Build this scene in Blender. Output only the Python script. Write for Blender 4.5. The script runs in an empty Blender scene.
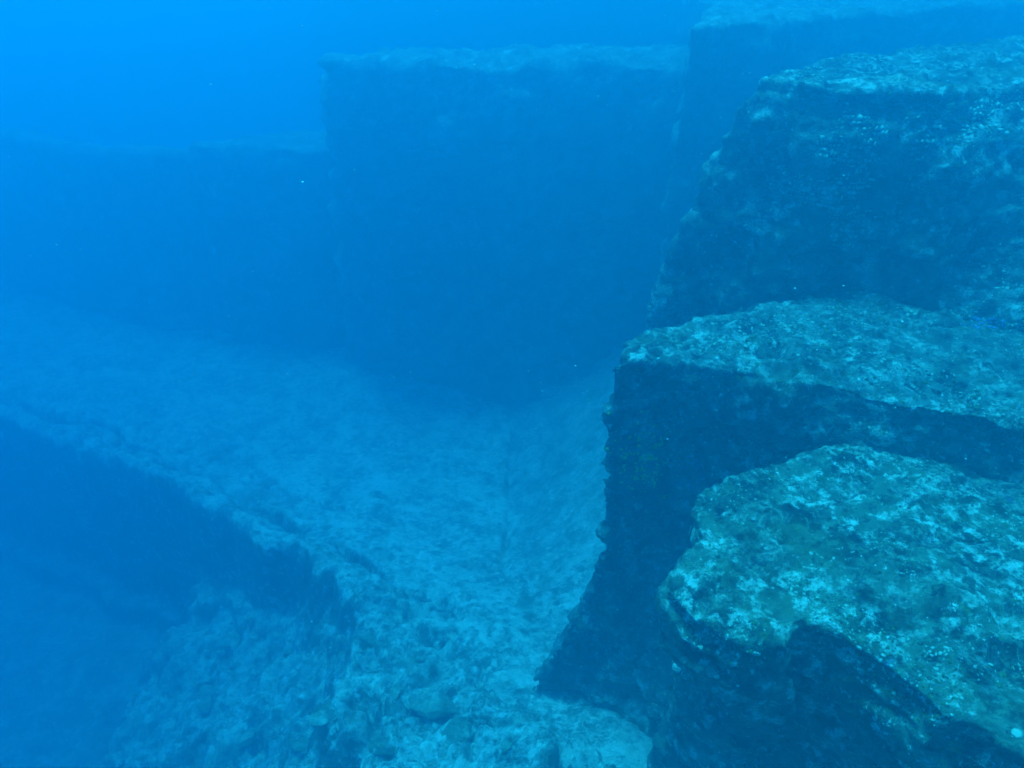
import bpy, bmesh, math, random
import numpy as np
from mathutils import Vector, Matrix

# ------------------------------------------------------------------ camera, water light, exposure
S = bpy.context.scene
C = S.collection
H, PITCH, F = 5.0, math.radians(31.3), 731.0
cam_d = bpy.data.cameras.new('camera')
cam = bpy.data.objects.new('camera', cam_d); C.objects.link(cam)
cam.location = (0, 0, H)
cam.rotation_euler = (math.pi/2 - PITCH, 0, 0)
cam_d.sensor_width = 36; cam_d.lens = 36*F/1024
cam_d.clip_start = 0.05; cam_d.clip_end = 400
S.camera = cam

SUN_EL, SUN_AZ = math.radians(78), math.radians(-40)     # azimuth from +Y, negative = to the left
w = bpy.data.worlds.new('World'); S.world = w; w.use_nodes = True
nt = w.node_tree; nt.nodes.clear()
sky = nt.nodes.new('ShaderNodeTexSky'); sky.sky_type = 'NISHITA'; sky.sun_disc = False
sky.sun_elevation = SUN_EL; sky.sun_rotation = SUN_AZ
tint = nt.nodes.new('ShaderNodeMix'); tint.data_type = 'RGBA'; tint.blend_type = 'MULTIPLY'
tint.inputs['Factor'].default_value = 1
nt.links.new(sky.outputs[0], tint.inputs['A']); tint.inputs['B'].default_value = (0.012, 0.72, 1.0, 1)  # daylight filtered by the water column above
bg = nt.nodes.new('ShaderNodeBackground'); bg.inputs[1].default_value = 0.15
wo = nt.nodes.new('ShaderNodeOutputWorld')
nt.links.new(tint.outputs['Result'], bg.inputs[0]); nt.links.new(bg.outputs[0], wo.inputs[0])

sd = bpy.data.lights.new('sun', 'SUN'); sd.energy = 5.0; sd.angle = math.radians(14); sd.color = (0.02, 0.78, 1.0)
sun = bpy.data.objects.new('sun', sd); C.objects.link(sun)
to_sun = Vector((math.sin(SUN_AZ)*math.cos(SUN_EL), math.cos(SUN_AZ)*math.cos(SUN_EL), math.sin(SUN_EL)))
sun.rotation_euler = to_sun.to_track_quat('Z', 'Y').to_euler()
sun.location = to_sun*40

S.view_settings.view_transform = 'Standard'; S.view_settings.look = 'None'
S.view_settings.exposure = 0.98; S.view_settings.gamma = 1
S.cycles.volume_bounces = 5; S.cycles.max_bounces = 9

# ------------------------------------------------------------------ noise (numpy)
rng = np.random.RandomState(7)
PERM = np.tile(rng.permutation(256), 3)
GR = rng.normal(size=(256, 3)); GR /= np.linalg.norm(GR, axis=1)[:, None]
def perlin(p):
    i = np.floor(p).astype(int); f = p - i; i &= 255
    u = f*f*f*(f*(f*6-15)+10)
    def g(dx, dy, dz):
        h = PERM[PERM[PERM[i[:, 0]+dx]+i[:, 1]+dy]+i[:, 2]+dz]
        v = GR[h & 255]
        return v[:, 0]*(f[:, 0]-dx)+v[:, 1]*(f[:, 1]-dy)+v[:, 2]*(f[:, 2]-dz)
    def L(a, b, t): return a+(b-a)*t
    x00 = L(g(0,0,0), g(1,0,0), u[:, 0]); x10 = L(g(0,1,0), g(1,1,0), u[:, 0])
    x01 = L(g(0,0,1), g(1,0,1), u[:, 0]); x11 = L(g(0,1,1), g(1,1,1), u[:, 0])
    return L(L(x00, x10, u[:, 1]), L(x01, x11, u[:, 1]), u[:, 2])*1.5
def fbm(p, s, o=4, seed=0.0, gain=.5):
    q = p/s + seed*17.31; r = np.zeros(len(p)); a = 1.0
    for k in range(o):
        r += a*perlin(q); q = q*2.03+5.7; a *= gain
    return r
JIT = rng.rand(256, 3)
def worley(p, s, seed=0):
    q = p/s + seed*9.7; i = np.floor(q).astype(int); best = np.full(len(p), 9.0); second = best.copy()
    for dx in (-1, 0, 1):
        for dy in (-1, 0, 1):
            for dz in (-1, 0, 1):
                c = i+np.array((dx, dy, dz)); cm = c & 255
                h = PERM[PERM[PERM[cm[:, 0]]+cm[:, 1]]+cm[:, 2]] & 255
                d = np.linalg.norm(c+JIT[h]-q, axis=1)
                second = np.minimum(second, np.maximum(best, d)); best = np.minimum(best, d)
    return best, second
def sstep(a, b, x):
    t = np.clip((x-a)/(b-a), 0, 1); return t*t*(3-2*t)

# ------------------------------------------------------------------ helpers
def P(px, py, z):
    """the point at height z on the line of sight that the survey photo gives for a corner"""
    u, v = (px-512)/F, (384-py)/F
    dz = -math.sin(PITCH)+v*math.cos(PITCH); dy = math.cos(PITCH)+v*math.sin(PITCH)
    t = (z-H)/dz
    return (u*t, dy*t, z)
def tag(o, label=None, cat=None, group=None, kind=None):
    if label: o['label'] = label
    if cat: o['category'] = cat
    if group: o['group'] = group
    if kind: o['kind'] = kind
    return o
def mesh_obj(name, me, mats):
    o = bpy.data.objects.new(name, me); C.objects.link(o)
    for m in mats: me.materials.append(m)
    return o
def loft(rings):
    bm = bmesh.new(); n = len(rings[0])
    vs = [[bm.verts.new(p) for p in r] for r in rings]
    bm.faces.new(vs[0]); bm.faces.new(vs[-1][::-1])
    for a, b in zip(vs[:-1], vs[1:]):
        for k in range(n):
            bm.faces.new((a[k], a[(k+1) % n], b[(k+1) % n], b[k]))
    bmesh.ops.triangulate(bm, faces=bm.faces[:])
    bmesh.ops.recalc_face_normals(bm, faces=bm.faces[:])
    me = bpy.data.meshes.new('loft'); bm.to_mesh(me); bm.free(); return me
def remeshed(me, vox, smooth=6):
    o = bpy.data.objects.new('tmp', me); C.objects.link(o)
    r = o.modifiers.new('r', 'REMESH'); r.mode = 'VOXEL'; r.voxel_size = vox
    if smooth:
        s = o.modifiers.new('s', 'SMOOTH'); s.factor = .5; s.iterations = smooth
    dg = bpy.context.evaluated_depsgraph_get(); dg.update()
    out = bpy.data.meshes.new_from_object(o.evaluated_get(dg))
    bpy.data.objects.remove(o); return out
def verts(me):
    a = np.empty(len(me.vertices)*3, 'f'); me.vertices.foreach_get('co', a); return a.reshape(-1, 3).astype('d')
def norms(me):
    a = np.empty(len(me.vertices)*3, 'f'); me.vertex_normals.foreach_get('vector', a); return a.reshape(-1, 3).astype('d')
def setv(me, co):
    me.vertices.foreach_set('co', co.astype('f').ravel()); me.update()
    me.polygons.foreach_set('use_smooth', np.ones(len(me.polygons), bool))
def rough(me, big=.10, mid=.035, fine=.012, pit=.02, seed=1, strata=.02, knob=0.0, broken=.07):
    co, n = verts(me), norms(me)
    d = big*fbm(co, .9, 3, seed) + mid*fbm(co, .25, 3, seed+1)
    setv(me, co + n*d[:, None])
    co, n = verts(me), norms(me)
    up = sstep(.3, .8, n[:, 2])
    d = fine*fbm(co, .06, 3, seed+2, .65)
    if strata:                                   # bedding planes etched into the faces
        zz = co[:, 2] + .06*fbm(co, .8, 2, seed+3)
        q = np.c_[co[:, 0]*.25, co[:, 1]*.25, zz*2.6]
        d += strata*(1-up)*fbm(q, .35, 4, seed+4, .6)
    if pit:
        f1, _ = worley(co, .22, seed)
        d -= pit*(.25+.75*up)*(1-sstep(.12, .34, f1))*sstep(-.1, .3, fbm(co, .5, 1, seed+6))
    if broken:                               # broken joint faces on the sides
        qb = perlin(np.c_[co[:, 0]/.42, co[:, 1]/.42, (co[:, 2]+.1*co[:, 0])/.30]+seed*3.3)
        d += broken*(1-up)*(np.round((qb+.04*fbm(co, .08, 2, seed+12))*3.2)/3.2)
    if knob:
        f1, f2 = worley(co, .035, seed+3)
        m = sstep(-.15, .5, fbm(co, .35, 2, seed+9))*(.15+.85*up)
        d += knob*m*(1-f1)
    setv(me, co + n*d[:, None])

# ------------------------------------------------------------------ materials
def nodes(m): m.use_nodes = True; m.node_tree.nodes.clear(); return m.node_tree
def rock_mat(name, dark, mid, pale, pale_amt=.5, bump=.5, scale=1.0, tints=True, sed=.5, bare_shade=None):
    m = bpy.data.materials.new(name); t = nodes(m); N = t.nodes.new; L = t.links.new
    out = N('ShaderNodeOutputMaterial'); b = N('ShaderNodeBsdfPrincipled'); b.inputs['Roughness'].default_value = .93
    b.inputs['Specular IOR Level'].default_value = .12
    L(b.outputs[0], out.inputs[0])
    g = N('ShaderNodeNewGeometry'); pos = g.outputs['Position']
    def noise(s, det=8, r=.6, dist=0.0, vec=None):
        n = N('ShaderNodeTexNoise'); n.inputs['Scale'].default_value = s*scale; n.inputs['Detail'].default_value = det
        n.inputs['Roughness'].default_value = r; n.inputs['Distortion'].default_value = dist; L(vec or pos, n.inputs['Vector']); return n.outputs['Fac']
    def ramp(f, a, bb):
        r = N('ShaderNodeMapRange'); r.interpolation_type = 'SMOOTHSTEP'
        r.inputs['From Min'].default_value = a; r.inputs['From Max'].default_value = bb; L(f, r.inputs['Value']); return r.outputs['Result']
    def mix(f, A, B):
        x = N('ShaderNodeMix'); x.data_type = 'RGBA'
        if isinstance(f, float): x.inputs['Factor'].default_value = f
        else: L(f, x.inputs['Factor'])
        for s_, v in (('A', A), ('B', B)):
            if isinstance(v, tuple): x.inputs[s_].default_value = (*v, 1)
            else: L(v, x.inputs[s_])
        return x.outputs['Result']
    def mul(a, bb):
        x = N('ShaderNodeMath'); x.operation = 'MULTIPLY'
        for k, v in enumerate((a, bb)):
            if isinstance(v, (int, float)): x.inputs[k].default_value = v
            else: L(v, x.inputs[k])
        return x.outputs[0]
    def add(a, bb):
        x = N('ShaderNodeMath'); x.operation = 'ADD'; L(a, x.inputs[0]); L(bb, x.inputs[1]); return x.outputs[0]
    c = mix(ramp(noise(3.4, 12, .74), .40, .60), dark, mid)
    c = mix(ramp(noise(26, 7, .72), .47, .60), c, tuple(x*1.35 for x in mid))
    c = mix(ramp(noise(13, 8, .74), .52, .60), c, tuple(x*.75 for x in dark))
    sx = N('ShaderNodeSeparateXYZ'); L(g.outputs['Normal'], sx.inputs[0])
    upf = ramp(sx.outputs[2], .15, .8)
    if bare_shade:
        vo = N('ShaderNodeTexVoronoi'); vo.inputs['Scale'].default_value = 5.5; L(pos, vo.inputs['Vector'])
        hole_shade = mul(ramp(vo.outputs['Distance'], .34, .16), ramp(noise(1.9, 4, .6), .42, .55))
        c = mix(mul(hole_shade, .8), c, tuple(1.6*q for q in bare_shade))  # dark spots here and below: painted shade of urchin holes, and algae
        vo2 = N('ShaderNodeTexVoronoi'); vo2.inputs['Scale'].default_value = 13; L(pos, vo2.inputs['Vector'])
        c = mix(mul(mul(ramp(vo2.outputs['Distance'], .36, .18), ramp(noise(3.1, 4, .6), .45, .55)), .6), c, tuple(2*q for q in bare_shade))
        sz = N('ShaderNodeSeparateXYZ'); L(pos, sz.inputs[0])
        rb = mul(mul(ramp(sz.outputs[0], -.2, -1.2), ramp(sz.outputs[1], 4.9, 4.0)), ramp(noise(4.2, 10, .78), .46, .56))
        c = mix(mul(rb, .5), c, tuple(1.8*q for q in bare_shade))
        c = mix(mul(ramp(sz.outputs[2], -.9, -2.2), .4), c, tuple(1.3*q for q in bare_shade))  # deep floor darkened in colour to stand for the dimness at lower left
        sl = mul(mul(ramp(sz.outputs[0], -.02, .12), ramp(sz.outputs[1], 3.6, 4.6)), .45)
        c = mix(sl, c, tuple(2.2*q for q in bare_shade))   # the sloping slab at the right is darker rock
        c = mix(ramp(sx.outputs[2], .2, .75), mix(ramp(noise(12, 8, .72), .5, .62), bare_shade, tuple(3*q for q in bare_shade)), c)  # steep faces: no sand, and the shade of the drop painted into the colour
    # pale crust of coralline growth and settled sand on faces that look up
    pn = mul(ramp(noise(7.5, 12, .80, .2), .55-.12*pale_amt, .61-.09*pale_amt), ramp(noise(44, 8, .8), .44, .58))
    pn = mul(pn, ramp(noise(1.7, 6, .65), .36, .60))
    c = mix(mul(ramp(noise(2.3, 8, .7), .50, .62), .45), c, (.13, .12, .055))
    side = mul(ramp(noise(15, 10, .8), .50, .60), ramp(noise(3.0, 8, .72), .42, .60))
    c = mix(mul(side, .9), c, tuple(x*.95 for x in pale))
    c = mix(mul(mul(pn, upf), sed), c, pale)
    fl = ramp(noise(34, 6, .75), .60, .66)
    fm = ramp(noise(4.1, 4, .6), .42, .6)
    c = mix(mul(mul(fl, fm), .85), c, tuple(min(.8, x*1.3) for x in pale))
    if tints:
        c = mix(mul(ramp(noise(5.3, 8, .75), .60, .70), .7), c, (.16, .22, .05))
        c = mix(mul(ramp(noise(7.7, 8, .75), .63, .72), .6), c, (.16, .12, .38))
    L(c, b.inputs['Base Color'])
    h = add(mul(noise(22, 8, .7), .6), mul(noise(90, 4, .7), .22))
    bp = N('ShaderNodeBump'); bp.inputs['Strength'].default_value = bump; bp.inputs['Distance'].default_value = .045
    L(h, bp.inputs['Height']); L(bp.outputs[0], b.inputs['Normal'])
    return m
M_near = rock_mat('crusted_rock', (.020, .022, .025), (.12, .15, .105), (.60, .68, .60), .5, .8, sed=.8)
M_mid = rock_mat('mottled_rock', (.028, .030, .032), (.12, .15, .13), (.52, .60, .54), .6, .8, sed=.7)
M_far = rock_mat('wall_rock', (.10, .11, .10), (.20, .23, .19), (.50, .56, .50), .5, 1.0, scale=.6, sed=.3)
M_bed = rock_mat('sandy_bedrock', (.11, .13, .11), (.48, .53, .46), (.72, .76, .70), .8, .9, scale=1.1, bare_shade=(.06, .07, .05), tints=False, sed=.75)

# ------------------------------------------------------------------ seabed: terrace, ledge drop and rubble slope in one sheet
EDGE = [(-90, 52), (-20, 13.2), (-12, 10.0), (-6.6, 7.45), (-4.95, 6.75), (-3.4, 5.75), (-2.2, 4.68), (-1.15, 3.72), (-.7, 3.3)]
def edge_dist(x, y):
    """signed distance: positive on the upper terrace, negative below the ledge; and the run along it"""
    best = np.full(x.shape, 1e9); sg = np.ones(x.shape)
    for (ax, ay), (bx, by) in zip(EDGE[:-1], EDGE[1:]):
        vx, vy = bx-ax, by-ay; t = np.clip(((x-ax)*vx+(y-ay)*vy)/(vx*vx+vy*vy), 0, 1)
        d = np.hypot(x-ax-vx*t, y-ay-vy*t); s = np.sign(vx*(y-ay)-vy*(x-ax))
        k = d < best; best = np.where(k, d, best); sg = np.where(k, s, sg)
    return best*sg
def seabed_z(x, y):
    p = np.c_[x, y, np.zeros_like(x)]
    slope = 6.6-y
    T = .33*np.where(slope > 0, np.sqrt(slope**2+.3)-.27, 0)
    T = np.where(T > 1.25, 1.25+(T-1.25)*.75, T)
    T = np.minimum(T, 1.85)
    T += sstep(.0, .10, x + .04*fbm(p, .8, 2, 3))*np.clip(x-.08, 0, 1.6)*.72*sstep(3.0, 4.8, y)*(1-sstep(9, 10, y))
    T -= .07*(.4+.9*sstep(-.5, .5, fbm(p, .6, 2, 44)))*np.exp(-((x+.02+.11*fbm(p, .7, 4, 3))/.035)**2)*sstep(3.2, 4.6, y)*(1-sstep(7.6, 8.2, y))
    e = edge_dist(x + .12*fbm(p, .5, 3, 4), y + .12*fbm(p, .5, 3, 5))
    mound = np.interp(x + .25*fbm(p, .7, 3, 6), [-20, -6, -4.1, -3.75, -3.3, -2.9, -2.2, -1.5, -1.0, -.6],
                      [-2.6, -2.4, -2.15, -1.6, -.8, -.55, -.30, .35, .88, 1.9])
    mound = np.where(y > 4.6, mound - (y-4.6)*.15*sstep(-3.6, -2.2, x), mound)
    mound -= 1.2*sstep(5.25, 6.0, y)*sstep(-4.2, -3.4, x)
    low = np.minimum(T, mound)
    up = .86*sstep(-.12, .02, e) + .14*sstep(-.30, -.24, e + .10*fbm(p, .5, 3, 21))
    z = low*(1-up)+T*up
    rub = (1-sstep(-.05, .25, e+.0))*sstep(-4.3, -3.4, x)
    rub = np.maximum(rub, sstep(-2.6, -1.5, x)*(1-sstep(3.4, 4.2, y))*(1-sstep(-.7, .3, x)))
    # cracks parallel to the ledge
    wob = .10*fbm(p, .45, 3, 8)
    for off, dep, wd in ((.34, .21, .05), (.17, .11, .03), (.60, .07, .035), (.85, .05, .03)):
        z -= dep*(.35+.9*sstep(-.5, .6, fbm(p, .35, 3, 23+off)))*np.exp(-((e+wob*(1+off)-off)/(wd*(1+.6*fbm(p, .4, 2, 27+off))))**2)*sstep(-7.5, -5.5, x)*(1-sstep(-1.0, -.2, x))*sstep(-.9, -.4, fbm(p, .9, 2, 9))
    z += (.13+.09*fbm(p, .3, 3, 19))*np.exp(-((e-.14)/.13)**2)*(1-sstep(-1.2, -.4, x))
    # relief
    z += .07*fbm(p, 1.6, 3, 11) + .022*fbm(p, .28, 4, 12) + .006*fbm(p, .09, 3, 13)
    f1, f2 = worley(p, .22, 5)
    z -= .055*(1-sstep(.10, .32, f1))*(1-rub)*sstep(-.3, .3, fbm(p, 1.1, 2, 14))
    if rub.max() > 0:
        q = np.c_[x + .15*fbm(p, .4, 2, 15), (y*1.0 + .15*fbm(p, .4, 2, 16)), 0*x]
        a1, a2 = worley(q, .42, 6); b1, b2 = worley(q, .15, 7)
        z += rub*(.05*sstep(0, .22, a2-a1) - .02 + .06*fbm(p, .34, 6, 17, .68) + .10*(.35-np.abs(fbm(np.c_[(x+y)*.55, (x-y)*1.3, 0*x], .30, 5, 25, .62))) + .025*sstep(0, .2, b2-b1) - .05*(a1-.5) - .10*np.exp(-(fbm(q, .9, 4, 18)/.045)**2))
        blk = np.floor(4*(perlin(np.c_[x/.6, y/.6, 0*x+3.3])+.5))/4
        z += rub*.05*blk
    return z
def axis(lo, hi, step, far0, far1):
    a = list(np.arange(lo, hi, step)); s = step; v = lo; l = []
    while v > far0: s *= 1.12; v -= s; l.append(v)
    v = a[-1]; s = step; r = []
    while v < far1: s *= 1.12; v += s; r.append(v)
    return np.array(l[::-1]+a+r)
xs = axis(-6.5, 1.6, .022, -90, 90); ys = axis(1.9, 8.6, .022, -40, 110)
X, Y = np.meshgrid(xs, ys); x, y = X.ravel(), Y.ravel()
z = seabed_z(x, y)
nx, ny = len(xs), len(ys)
idx = np.arange(nx*ny).reshape(ny, nx)
quads = np.stack([idx[:-1, :-1], idx[:-1, 1:], idx[1:, 1:], idx[1:, :-1]], -1).reshape(-1, 4)
me = bpy.data.meshes.new('seabed')
me.vertices.add(nx*ny); me.vertices.foreach_set('co', np.c_[x, y, z].astype('f').ravel())
me.loops.add(quads.size); me.loops.foreach_set('vertex_index', quads.ravel().astype('i'))
me.polygons.add(len(quads)); me.polygons.foreach_set('loop_start', np.arange(0, quads.size, 4, dtype='i'))
me.polygons.foreach_set('use_smooth', np.ones(len(quads), bool)); me.update(calc_edges=True)
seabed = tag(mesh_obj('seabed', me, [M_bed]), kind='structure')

# ------------------------------------------------------------------ rock blocks
def block(name, rings, vox, mat, label, smooth=6, **kw):
    me = remeshed(loft(rings), vox, smooth); rough(me, **kw); me.name = name
    return tag(mesh_obj(name, me, [mat]), label, 'rock ledge', 'stepped rock ledges of the reef')
def xy(pts, z): return [(a, b, z) for a, b in pts]

# nearest shelf, lower right
z1 = 3.20
top = [P(665, 590, z1), P(662, 578, z1), P(684, 552, z1), P(703, 543, z1), P(696, 516, z1), P(704, 494, z1), P(760, 472, z1), P(800, 457, z1),
       P(852, 434, z1), (1.7, 2.75, z1), (2.6, 2.9, z1), (3.2, 2.2, z1), (3.0, .9, z1), (2.1, .62, z1), P(1030, 752, z1), P(985, 730, z1), P(940, 716, z1),
       P(922, 694, z1), P(884, 664, z1), P(835, 636, z1), P(799, 626, z1), P(790, 648, z1), P(748, 646, z1), P(700, 622, z1)]
def shrink(r, z, cx, cy, k, dx=0, dy=0): return [(cx+(a-cx)*k+dx, cy+(b-cy)*k+dy, z) for a, b, _ in r]
mid = shrink(top, 2.99, 1.9, 2.1, .985, .0, .01)
midb = shrink(top, 2.80, 1.9, 2.1, .93, .04, .07)
midc = shrink(top, 2.2, 1.9, 2.1, .86, .05, .22)
bot = shrink(top, .6, 1.9, 2.1, .92, .0, .52)
b1 = block('rock_ledge', [top, mid, midb, midc, bot], .011, M_near,
      'brightest nearest flat shelf at lower right, crusted with pale growth', smooth=10, big=.045, mid=.025, fine=.012, pit=.025, seed=2, strata=.018, knob=.02)
# second shelf
z2 = 3.44
top = [P(614, 366, z2), P(628, 345, z2), P(662, 325, z2), P(730, 306, z2), P(830, 290, z2), (2.0, 4.2, z2), (3.6, 4.2, z2), (3.8, 2.4, z2), (2.7, 2.0, z2),
       P(1028, 426, z2), P(952, 411, z2), P(890, 400, z2), P(832, 383, z2), P(774, 377, z2), P(737, 368, z2), P(683, 356, z2), P(640, 362, z2)]
mid = shrink(top, 3.2, 2, 3.2, 1.0, -.01, .0)
m2 = shrink(top, 2.3, 2, 3.2, .99, 0, .05)
bot = [(a-.46*max(0, 1-(a-.3)/1.3), b+.04, .75) for a, b, _ in shrink(top, 1, 2, 3.2, 1.02)]
for k_, q_ in ((16, (.26, 2.68)), (15, (.48, 2.5)), (14, (.74, 2.28)), (13, (1.0, 2.1)), (12, (1.3, 2.0))): bot[k_] = (*q_, .75)
b2 = block('rock_ledge', [top, mid, m2, bot], .017, M_mid,
      'second shelf one step above the nearest one, with dark overhung left corner', smooth=8, big=.06, mid=.035, fine=.016, pit=.03, seed=5, strata=.02, knob=.02)
co = verts(b2.data)
for px_, py_, rr in ((712, 349, .055), (768, 353, .06), (745, 345, .03), (850, 372, .04)):
    q = P(px_, py_, z2); d_ = np.hypot(co[:, 0]-q[0], co[:, 1]-q[1])
    co[:, 2] -= (co[:, 2] > z2-.2)*.05*(np.exp(-(d_/rr)**2) - .35*np.exp(-((d_-rr*1.4)/(rr*.5))**2))
setv(b2.data, co)
co = verts(b1.data)
for px_, py_, rr in ((845, 497, .03), (925, 500, .025), (770, 530, .02), (700, 610, .03), (730, 625, .03), (883, 505, .015)):
    q = P(px_, py_, z1); d_ = np.hypot(co[:, 0]-q[0], co[:, 1]-q[1])
    co[:, 2] -= (co[:, 2] > z1-.2)*.035*np.exp(-(d_/rr)**2)
setv(b1.data, co)
# third block
z3 = 4.42
top = [P(757, 77, z3), P(800, 84, z3), P(850, 90, z3), P(930, 88, z3), P(1024, 84, z3), (5.2, 3.3, z3), (6.2, 5.5, z3), (3.9, 5.95, z3), P(880, 53, z3), P(800, 63, z3)]
bot = [(.90, 4.02, z3), (1.38, 3.60, z3), (1.72, 3.50, z3), (2.1, 3.28, z3), (2.5, 3.02, z3), (5.2, 2.6, z3), (6.3, 5.5, z3), (3.9, 6.0, z3), (2.1, 5.1, z3), (1.35, 4.7, z3)]
low = [(a, b, .3) for a, b, _ in bot]; low[0] = (.62, 4.05, .3); low[9] = (1.1, 4.75, .3)
m2 = [(a, b, 3.35) for a, b, _ in bot]
m1 = [(p[0]*.7+q[0]*.3, p[1]*.7+q[1]*.3, 4.2) for p, q in zip(top, bot)]
b3 = block('rock_ledge', [top, m1, m2, low], .025, M_mid,
      'tall blocky step rising behind the second shelf at the right', smooth=6, big=.04, mid=.035, fine=.02, pit=.04, seed=8, strata=.015, knob=.03)
# fourth block, across a narrow channel
z4 = 4.42
top = [P(690, 28, z4), P(760, 22, z4), P(850, 13, z4), P(1024, 3, z4), (14, 14, z4), (14, 19, z4), (2.9, 16, z4), (2.1, 8.7, z4)]
bot = [(.75, 6.5, 0)]+[(a-.02, b-.15, 0) for a, b, _ in top[1:7]]+[(.2, 8, 0)]
bot[0] = (1.53, 6.95, 0)
bot[7] = (2.1, 8.7, 0)
mm = [(p[0]*.6+q[0]*.4, p[1]*.6+q[1]*.4, 2.4) for p, q in zip(top, bot)]
bot = [(a, b, -.5) for a, b, _ in bot]
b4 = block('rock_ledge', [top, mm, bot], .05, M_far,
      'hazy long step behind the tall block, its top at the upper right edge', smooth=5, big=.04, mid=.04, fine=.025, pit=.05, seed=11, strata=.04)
# back wall and the steps beyond it
z5 = 3.93
top = [P(325, 63, z5), P(420, 64, z5), P(540, 65, z5), P(672, 66, z5), (2.6, 8.3, z5), (2.6, 9.5, z5), P(500, 53, z5), P(326, 51, z5)]
bot = [(-2.3, 8.95, -.5), (-1.5, 8.5, -.5), (-.7, 8.0, -.5), (.15, 7.6, -.5), (2.6, 7.9, -.5), (2.6, 9.6, -.5), (0, 9.6, -.5), (-2.4, 9.9, -.5)]
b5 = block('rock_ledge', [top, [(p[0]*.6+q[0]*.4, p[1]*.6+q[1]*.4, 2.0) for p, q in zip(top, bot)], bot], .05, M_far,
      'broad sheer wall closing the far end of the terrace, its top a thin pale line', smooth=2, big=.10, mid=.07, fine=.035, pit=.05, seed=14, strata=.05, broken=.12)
def box_ring(pts, z0, z1_, out=.1): return [xy(pts, z1_), [(a, b-out, z0) for a, b in pts]]
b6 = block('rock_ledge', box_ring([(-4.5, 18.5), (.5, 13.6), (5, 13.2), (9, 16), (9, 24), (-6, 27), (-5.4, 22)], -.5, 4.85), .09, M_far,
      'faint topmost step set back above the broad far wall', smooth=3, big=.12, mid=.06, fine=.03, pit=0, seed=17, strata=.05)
b7 = block('rock_ledge', box_ring([P(302, 151, 2.8)[:2], P(240, 146, 2.8)[:2], P(192, 146, 2.8)[:2], P(187, 143, 2.8)[:2], P(240, 137, 2.8)[:2], P(310, 126, 2.8)[:2], (-2.0, 9.6)][::-1], -.6, 2.8, .05), .06, M_far,
      'lower pale topped step just left of the far wall', smooth=2, big=.05, mid=.03, fine=.02, pit=0, seed=19, strata=.05)
b8 = block('rock_ledge', box_ring([P(192, 155, 2.62)[:2], P(110, 150, 2.62)[:2], (-9, 11.6), (-16, 15.2), (-26, 21), (-27, 21.8), (-16.2, 15.9), (-9.1, 12.2), P(110, 144, 2.62)[:2], P(196, 146, 2.62)[:2]][::-1], -.8, 2.62, .05), .09, M_far,
      'lowest and farthest step, fading into blue water at the left', smooth=2, big=.06, mid=.04, fine=.02, pit=0, seed=21, strata=.05)

# ------------------------------------------------------------------ growth and loose stones, set on the real surfaces
from mathutils.bvhtree import BVHTree
solids = [b1, b2, b3, b4, b5, seabed]
def bvh(o):
    me = o.data; return BVHTree.FromPolygons([v.co.copy() for v in me.vertices], [tuple(p.vertices) for p in me.polygons])
trees = {o.name: bvh(o) for o in (b1, b2, b3, seabed)}
def hit(px, py):
    u, v = (px-512)/F, (384-py)/F
    d = Vector((u, math.cos(PITCH)+v*math.sin(PITCH), -math.sin(PITCH)+v*math.cos(PITCH))).normalized()
    best = None
    for t_ in trees.values():
        q = t_.ray_cast(Vector((0, 0, H)), d)
        if q[0] is not None and (best is None or q[3] < best[2]): best = (q[0], q[1], q[3])
    return best
def ico(sub):
    bm = bmesh.new(); bmesh.ops.create_icosphere(bm, subdivisions=sub, radius=1)
    v = np.array([x_.co[:] for x_ in bm.verts]); f = np.array([[q.index for q in p_.verts] for p_ in bm.faces]); bm.free(); return v, f
def many(name, V, Fs, mats, mi=None):
    V = np.concatenate(V); Fs = np.concatenate(Fs)
    me = bpy.data.meshes.new(name)
    me.vertices.add(len(V)); me.vertices.foreach_set('co', V.astype('f').ravel())
    me.loops.add(Fs.size); me.loops.foreach_set('vertex_index', Fs.ravel().astype('i'))
    me.polygons.add(len(Fs)); me.polygons.foreach_set('loop_start', np.arange(0, Fs.size, 3, dtype='i'))
    me.polygons.foreach_set('use_smooth', np.ones(len(Fs), bool)); me.update(calc_edges=True)
    o = mesh_obj(name, me, mats)
    if mi is not None: me.polygons.foreach_set('material_index', np.concatenate(mi).astype('i'))
    return o
def plain(name, col, rg=.9):
    m = bpy.data.materials.new(name); t = nodes(m); b = t.nodes.new('ShaderNodeBsdfPrincipled'); o = t.nodes.new('ShaderNodeOutputMaterial')
    n = t.nodes.new('ShaderNodeTexNoise'); n.inputs['Scale'].default_value = 60; n.inputs['Detail'].default_value = 6
    g = t.nodes.new('ShaderNodeNewGeometry'); t.links.new(g.outputs['Position'], n.inputs['Vector'])
    x = t.nodes.new('ShaderNodeMix'); x.data_type = 'RGBA'; t.links.new(n.outputs['Fac'], x.inputs['Factor'])
    x.inputs['A'].default_value = (*[c*.5 for c in col], 1); x.inputs['B'].default_value = (*[min(.85, c*1.4) for c in col], 1)
    t.links.new(x.outputs['Result'], b.inputs['Base Color']); b.inputs['Roughness'].default_value = rg; b.inputs['Specular IOR Level'].default_value = .15
    t.links.new(b.outputs[0], o.inputs[0]); return m
M_pale = plain('pale_crust', (.34, .40, .33)); M_olive = plain('olive_turf', (.10, .13, .05)); M_brown = plain('dark_crust', (.07, .08, .06))
M_lime = plain('lime_turf', (.42, .50, .06)); M_violet = plain('violet_sponge', (.18, .17, .34)); M_white = plain('white_coral', (.72, .75, .68))
iv, if_ = ico(1)
R = np.random.RandomState(3)
def frame(n):
    a = np.cross(n, (0.3, .5, .81)); a /= np.linalg.norm(a)+1e-9; return a, np.cross(n, a)
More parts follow.
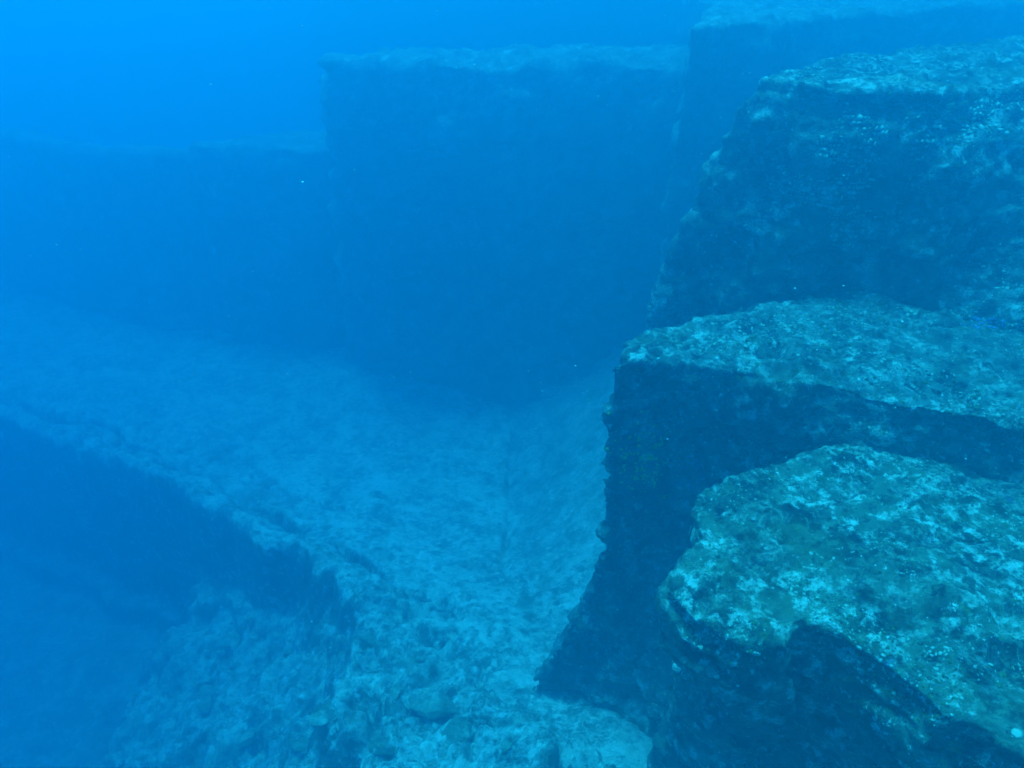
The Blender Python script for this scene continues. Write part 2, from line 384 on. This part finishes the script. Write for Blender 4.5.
def crust(obj, count, rmin, rmax, keep, name, label):
    me = obj.data; ntri = len(me.polygons)
    cen = np.empty(ntri*3, 'f'); me.polygons.foreach_get('center', cen); cen = cen.reshape(-1, 3).astype('d')
    nor = np.empty(ntri*3, 'f'); me.polygons.foreach_get('normal', nor); nor = nor.reshape(-1, 3).astype('d')
    w_ = keep(cen, nor); w_ /= w_.sum()
    pick = R.choice(ntri, count, p=w_)
    V, Fs, MI, off = [], [], [], 0
    for k in pick:
        c, n = cen[k], nor[k]; a, b = frame(n); rr = rmin*(rmax/rmin)**(R.rand()**1.7)
        lump = 1+1.0*(R.rand(len(iv))-.5)
        q = iv*lump[:, None]*rr*np.array((R.uniform(.7, 1.5), R.uniform(.7, 1.5), R.uniform(.15, .4)))
        V.append(c+q[:, :1]*a+q[:, 1:2]*b+q[:, 2:]*n); Fs.append(if_+off); off += len(iv)
        MI.append(np.full(len(if_), 0 if R.rand() < (.7 if obj is b3 else .38) else (1 if R.rand() < .5 else 2)))
    return tag(many(name, V, Fs, [M_pale, M_olive, M_brown], MI), label, kind='stuff')
def keep1(c, n):
    up = sstep(.1, .6, n[:, 2]); cl = sstep(-.1, .55, fbm(c, .28, 4, 31, .6))
    vis = (c[:, 1] < 3.2)*(c[:, 0] < 2.4)
    edge = 1+5*np.exp(-((c[:, 2]-3.14)/.05)**2)
    return (up*cl*edge+.25*sstep(.2, .7, fbm(c, .3, 4, 37)))*vis*(c[:, 2] > 2.2)
crust(b1, 9000, .002, .007, keep1, 'coral_crust', 'knobbly pale and olive growth crusting the nearest shelf')
def keep2(c, n):
    up = sstep(.1, .6, n[:, 2]); cl = sstep(-.1, .5, fbm(c, .3, 4, 33, .6))
    return (up*cl+.35*sstep(.1, .6, fbm(c, .4, 4, 36)))*(c[:, 0] < 3.0)*(c[:, 2] > 1.2)*(c[:, 1] < 3.9)
crust(b2, 12000, .0025, .010, keep2, 'coral_crust', 'knobbly pale and olive growth crusting the second shelf')
def keep3(c, n):
    return sstep(.1, .7, fbm(c, .5, 5, 38, .7))*(c[:, 0] < 3.6)*(c[:, 2] > 2.8)*(c[:, 1] < 4.8)
crust(b3, 16000, .003, .012, keep3, 'coral_crust', 'scattered pale growth over the face of the tall blocky step')
# yellow-green turf patch and violet sponge patches on the dark faces
def patch(px, py, w, h, n, r0, r1, mat, name, label, kind='stuff'):
    V, Fs, off = [], [], 0
    for k in range(n):
        q = hit(px+R.normal()*w, py+R.normal()*h)
        if q is None or q[0].z > 4.9: continue
        c, nn = np.array(q[0]), np.array(q[1]); a, b = frame(nn); rr = R.uniform(r0, r1)
        s_ = iv*(1+.6*(R.rand(len(iv))-.5))[:, None]*rr*np.array((1, R.uniform(.6, 1.2), .6))
        V.append(c+s_[:, :1]*a+s_[:, 1:2]*b+s_[:, 2:]*nn); Fs.append(if_+off); off += len(iv)
    return tag(many(name, V, Fs, [mat]), label, kind=kind)
patch(643, 462, 16, 18, 160, .004, .011, M_lime, 'algae_turf', 'yellow-green algae patch on the dark corner of the second shelf')
patch(690, 474, 9, 9, 50, .004, .011, M_violet, 'encrusting_sponge', 'violet sponge dots beside the yellow-green patch')
patch(985, 322, 12, 4, 40, .006, .016, M_violet, 'encrusting_sponge', 'violet sponge dots at the foot of the tall block')
def lumpy(name, px, py, r, flat, mat, label, cat, group=None, seed=0, sink=.3, sub=4, elong=1.0, rz=0.0):
    q = hit(px, py)
    v, f = ico(sub); p_ = v+seed*3.1
    f1, _ = worley(p_, .45, seed)
    v = v*(1+.22*fbm(p_, 1.1, 3, seed)+.10*fbm(p_, .3, 3, seed+1)-.16*(f1-.4))[:, None]
    
    if cat == 'stone':
        for kk in range(9):
            ax = R.normal(size=3); ax /= np.linalg.norm(ax); dd = v@ax; v = v-np.maximum(dd-R.uniform(.5, .8), 0)[:, None]*ax
        v = v*(1+.05*fbm(v+seed, .18, 3, seed+2))[:, None]
    v = v*np.array((elong, 1, flat))*r; c_, s_ = math.cos(rz), math.sin(rz)
    v = np.c_[v[:, 0]*c_-v[:, 1]*s_, v[:, 0]*s_+v[:, 1]*c_, v[:, 2]]
    o = many(name, [v], [f], [mat]); o.location = q[0]+Vector((0, 0, r*flat*(1-sink)-r*flat*.4))
    return tag(o, label, cat, group)
lumpy('knobbly_coral', 1016, 734, .014, .7, M_pale, 'bright white coral knob at the lower right edge of the nearest shelf', 'coral', seed=3)
lumpy('knobbly_coral', 678, 668, .022, .8, M_pale, 'pale coral knob under the left lip of the nearest shelf', 'coral', seed=4)
M_stone = rock_mat('rubble_rock', (.10, .12, .08), (.24, .27, .2), (.5, .55, .45), .6, .8, tints=False, sed=.7)
spots = [(432, 706, .13), (398, 690, .10), (455, 735, .12), (300, 742, .09), (268, 690, .10), (232, 640, .11), (340, 655, .09), (372, 640, .08), (415, 655, .07),
         (205, 700, .12), (180, 650, .09), (330, 712, .12), (290, 650, .07), (480, 690, .06), (250, 735, .08), (385, 745, .10), (140, 720, .12), (505, 745, .05)]
for k, (px, py, r_) in enumerate(spots):
    lumpy('stone', px, py, r_*.72, .5, M_stone, 'flat encrusted stone half buried in the rubble slope', 'stone', 'stones on the rubble slope', seed=10+k, sink=.75, sub=4, elong=R.uniform(1.1, 1.9), rz=R.uniform(0, 3))

# drifting specks in the water
V, Fs, off = [], [], 0
ov, of_ = ico(1)
for k in range(900):
    yy = R.uniform(.9, 6.5); c = np.array((R.uniform(-.85, .8)*yy, yy, H+yy*R.uniform(-1.3, .05)))
    if c[2] < 1.9-.2*yy or c[2] > 5.1: continue
    V.append(c+ov*R.uniform(.0005, .0018)*(1+.5*yy/3)*np.array((1, R.uniform(.5, 1), R.uniform(.5, 1)))); Fs.append(of_+off); off += len(ov)
tag(many('drifting_particles', V, Fs, [M_white]), 'tiny pale specks drifting in the water', kind='stuff')

# ------------------------------------------------------------------ the water: even blue haze round everything
bm = bmesh.new(); bmesh.ops.create_cube(bm, size=1)
me = bpy.data.meshes.new('haze'); 
lo, hi = Vector((-95, -45, -6.5)), Vector((95, 115, 5.5))
for v in bm.verts: v.co = Vector([lo[i]+(v.co[i]+.5)*(hi[i]-lo[i]) for i in range(3)])
bm.to_mesh(me); bm.free()
mh = bpy.data.materials.new('water_haze'); t = nodes(mh)
pv = t.nodes.new('ShaderNodeVolumePrincipled'); o_ = t.nodes.new('ShaderNodeOutputMaterial')
pv.inputs['Color'].default_value = (.04, .54, .755, 1)
pv.inputs['Density'].default_value = .232
pv.inputs['Anisotropy'].default_value = .7
pv.inputs['Absorption Color'].default_value = (0, .02, .12, 1)
t.links.new(pv.outputs[0], o_.inputs['Volume'])
tag(mesh_obj('haze', me, [mh]), kind='stuff', label='blue sea water hazing the distance')
